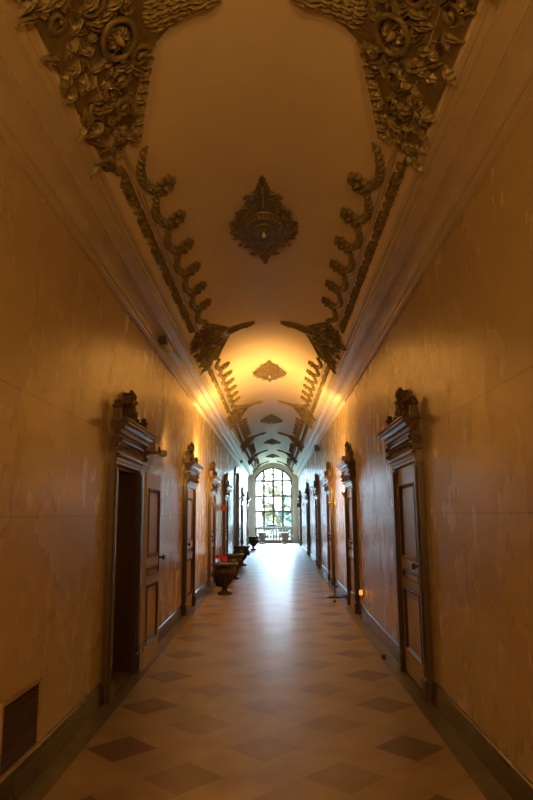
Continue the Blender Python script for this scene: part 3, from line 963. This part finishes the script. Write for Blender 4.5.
def speaker(x, y, z, rz, label):
    s = empty('wall_speaker', (x, y, z), rz); tag(s, label, 'speaker')
    bm = bmesh.new(); box(bm, .04, .16, -.11, .11, -.09, .09); obj('cabinet', bm, M_black, s, bevel=.01)
    bm = bmesh.new(); box(bm, .16, .165, -.09, .09, -.07, .07); obj('mesh_front', bm, M_iron, s)
    bm = bmesh.new(); box(bm, 0, .04, -.03, .03, -.03, .03); obj('bracket', bm, M_black, s)
speaker(W, 18.9, 3.55, PI, 'black box loudspeaker high on the right wall')
cm = empty('security_camera', (-W, 24.2, 3.25)); tag(cm, 'thin black vertical speaker column high on the left wall', 'speaker')
cm.name = 'column_speaker'
bm = bmesh.new(); box(bm, .02, .075, -.04, .04, -.17, .17); obj('cabinet', bm, M_black, cm, bevel=.006)
bm = bmesh.new(); box(bm, 0, .02, -.02, .02, -.1, .1); obj('bracket', bm, M_black, cm)
dc = empty('dome_camera', (-1.30, 26.5, 3.815)); tag(dc, 'small dark dome camera under the left cornice', 'camera')
bm = bmesh.new(); lathe(bm, [(.03, .0), (.05, -.02), (.05, -.05), (.035, -.085), (.01, -.095)], 14); obj('dome', bm, M_black, dc, True)
bm = bmesh.new(); lathe(bm, [(.055, .03), (.055, -.005), (.05, -.02)], 14); obj('collar', bm, M_frame, dc)
gs = empty('green_sign', (W, 31.6, 2.05), PI); tag(gs, 'small dark green sign on bracket near the farthest right door', 'sign')
bm = bmesh.new(); box(bm, .06, .28, -.02, .02, -.10, .10); obj('sign_plate', bm, M_green, gs, bevel=.01)
bm = bmesh.new(); box(bm, 0, .07, -.012, .012, .02, .06); obj('bracket', bm, M_white, gs)
bl = empty('picture_light', (W, 14.6, 1.86), PI); tag(bl, 'tiny brass wall light beside the third right door', 'lamp')
bm = bmesh.new(); box(bm, 0, .02, -.03, .03, -.04, .04); obj('back_plate', bm, M_brass, bl)
bm = bmesh.new(); tube(bm, [(.02, 0, 0), (.10, 0, .02), (.13, 0, .0)], .009, 8); bmesh.ops.create_icosphere(bm, subdivisions=2, radius=.03, matrix=Matrix.Translation((.13, 0, 0))); obj('shade', bm, M_brass, bl, True)

# ------------------------------------------------------------------ outdoors
bm = bmesh.new(); box(bm, -60, 60, YF+.6, 160, -1.2, -1.0)
tag(obj('ground_lawn', bm, M_grass), 'green lawn beyond the arched window', kind='structure')
bd = empty('garden_building', (-8.3, 62, -1)); tag(bd, 'white building seen through the left panes of the arched window', 'building')
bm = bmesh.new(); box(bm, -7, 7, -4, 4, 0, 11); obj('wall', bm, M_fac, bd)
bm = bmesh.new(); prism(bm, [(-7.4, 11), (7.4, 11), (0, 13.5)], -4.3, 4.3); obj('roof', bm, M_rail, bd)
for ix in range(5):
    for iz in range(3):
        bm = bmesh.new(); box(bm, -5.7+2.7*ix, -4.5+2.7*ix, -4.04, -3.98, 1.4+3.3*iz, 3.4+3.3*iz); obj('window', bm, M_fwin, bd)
def tree(x, y, h, r, mat, label, seed):
    t = empty('garden_tree', (x, y, -1)); tag(t, label, 'tree', 'trees in the garden')
    bm = bmesh.new(); tube(bm, [(0, 0, 0), (.1, 0, h*.4), (0, .1, h*.7)], [.28, .2, .1], 8); obj('trunk', bm, M_bark, t)
    rn = random.Random(seed); bm = bmesh.new()
    for k in range(700):
        a = rn.uniform(0, 2*PI); q = rn.uniform(-1, 1); rr = r*(rn.random()**.4)
        c = Vector((math.cos(a)*math.sqrt(1-q*q)*rr, math.sin(a)*math.sqrt(1-q*q)*rr, h*.62+q*rr*1.1))
        e = Matrix.Rotation(rn.uniform(0, 3), 4, 'Z') @ Matrix.Rotation(rn.uniform(0, 3), 4, 'X')
        w = rn.uniform(.3, .6)
        vs = [bm.verts.new(c+(e @ Vector(p))*w) for p in ((-1, -.6, 0), (0, -.9, .2), (1, -.4, 0), (.8, .7, .25), (-.5, .9, 0))]
        bm.faces.new(vs)
    obj('crown', bm, mat, t)
tree(.2, 70, 6.5, 2.2, M_fola, 'autumn yellow tree beyond the middle panes of the window', 1)
tree(2.6, 62, 4.4, 1.9, M_fol, 'green tree beyond the right panes of the window', 2)
tree(.6, 78, 4.2, 2.2, M_fol, 'low green tree between the yellow tree and the right tree', 3)
tree(-3.2, 92, 5.5, 2.6, M_fol, 'green tree behind the yellow tree', 4)
tree(-.6, 104, 13, 4.2, M_fola, 'tall pale tree rising highest behind the other garden trees', 6)
tree(6.0, 112, 12, 4.6, M_fol, 'tall green tree far behind the right panes of the window', 7)
tree(6.2, 88, 6.0, 3.0, M_fola, 'far yellowish tree behind the right green tree', 5)

# ------------------------------------------------------------------ light
wd = bpy.data.worlds.new('World'); bpy.context.scene.world = wd; wd.use_nodes = True
bg = wd.node_tree.nodes['Background']; bg.inputs[0].default_value = (.52, .76, 1, 1); bg.inputs[1].default_value = 34.0

def light(name, kind, loc, col, e, **k):
    l = bpy.data.lights.new(name, kind); l.color = col; l.energy = e
    for a, b in k.items(): setattr(l, a, b)
    o = bpy.data.objects.new(name, l); C.objects.link(o); o.location = loc
    return o
po = light('window_portal', 'AREA', (0, YF+.5, 2.2), (1, 1, 1), 1, shape='RECTANGLE', size=2.2, size_y=4.3)
po.rotation_euler = (-PI/2, 0, 0); po.data.cycles.is_portal = True
WARM = (1, .51, .12)
for x, y, z, rz, side in SC:
    s = 1 if x > 0 else -1
    light('sconce_light', 'SPOT', (x-s*.055, y, z+.11), WARM, 200, shadow_soft_size=.06, spot_size=math.radians(172), spot_blend=.75).rotation_euler = (Vector((-s*.35, 14.0, 4.5))-Vector((x-s*.07, y, z+.1))).to_track_quat('-Z', 'Y').to_euler()
for s in (-1, 1):  # added warm fill for the near walls and vault, from out of view
    light('rear_fill_light', 'POINT', (s*1.36, -2.2, 2.25), WARM, 19, shadow_soft_size=.08)
    light('rear_fill_uplight', 'SPOT', (s*1.36, -2.2, 2.25), WARM, 110, shadow_soft_size=.08, spot_size=math.radians(140), spot_blend=1).rotation_euler = (Vector((0, 1.5, 4.5))-Vector((s*1.36, -2.2, 2.25))).to_track_quat('-Z', 'Y').to_euler()
# the floodlight heads by the first doors throw onto the vault ahead
for x, y in ((-1.27, 8.25),):
    o = light('floodlight_beam', 'SPOT', (x, y, 2.42), WARM, 60, shadow_soft_size=.06, spot_size=math.radians(80), spot_blend=1)
    o.rotation_euler = (Vector((.0, 16.0, 4.2))-Vector((x, y, 2.42))).to_track_quat('-Z', 'Y').to_euler()

# ------------------------------------------------------------------ camera
pitch, yaw, roll = .1792, .0117, .0081
cam = bpy.data.cameras.new('camera'); co = bpy.data.objects.new('camera', cam); C.objects.link(co)
cam.sensor_fit = 'HORIZONTAL'; cam.sensor_width = 36; cam.lens = 633.4*36/533
cam.clip_start = .05; cam.clip_end = 500
fwd = Vector((-math.sin(yaw)*math.cos(pitch), math.cos(yaw)*math.cos(pitch), math.sin(pitch)))
right = Vector((math.cos(yaw), math.sin(yaw), 0)); up = right.cross(fwd)
r2 = math.cos(roll)*right-math.sin(roll)*up; u2 = math.sin(roll)*right+math.cos(roll)*up
m = Matrix((r2, u2, -fwd)).transposed().to_4x4(); m.translation = Vector((.0837, 0, 1.6))
co.matrix_world = m
sc = bpy.context.scene; sc.camera = co
sc.view_settings.view_transform = 'Standard'; sc.view_settings.look = 'None'; sc.view_settings.exposure = 1.15; sc.view_settings.gamma = 1
sc.cycles.use_denoising = True
sc.cycles.max_bounces = 14; sc.cycles.diffuse_bounces = 8; sc.cycles.glossy_bounces = 8; sc.cycles.transparent_max_bounces = 16
sc.cycles.sample_clamp_indirect = 6
sc.cycles.caustics_reflective = True
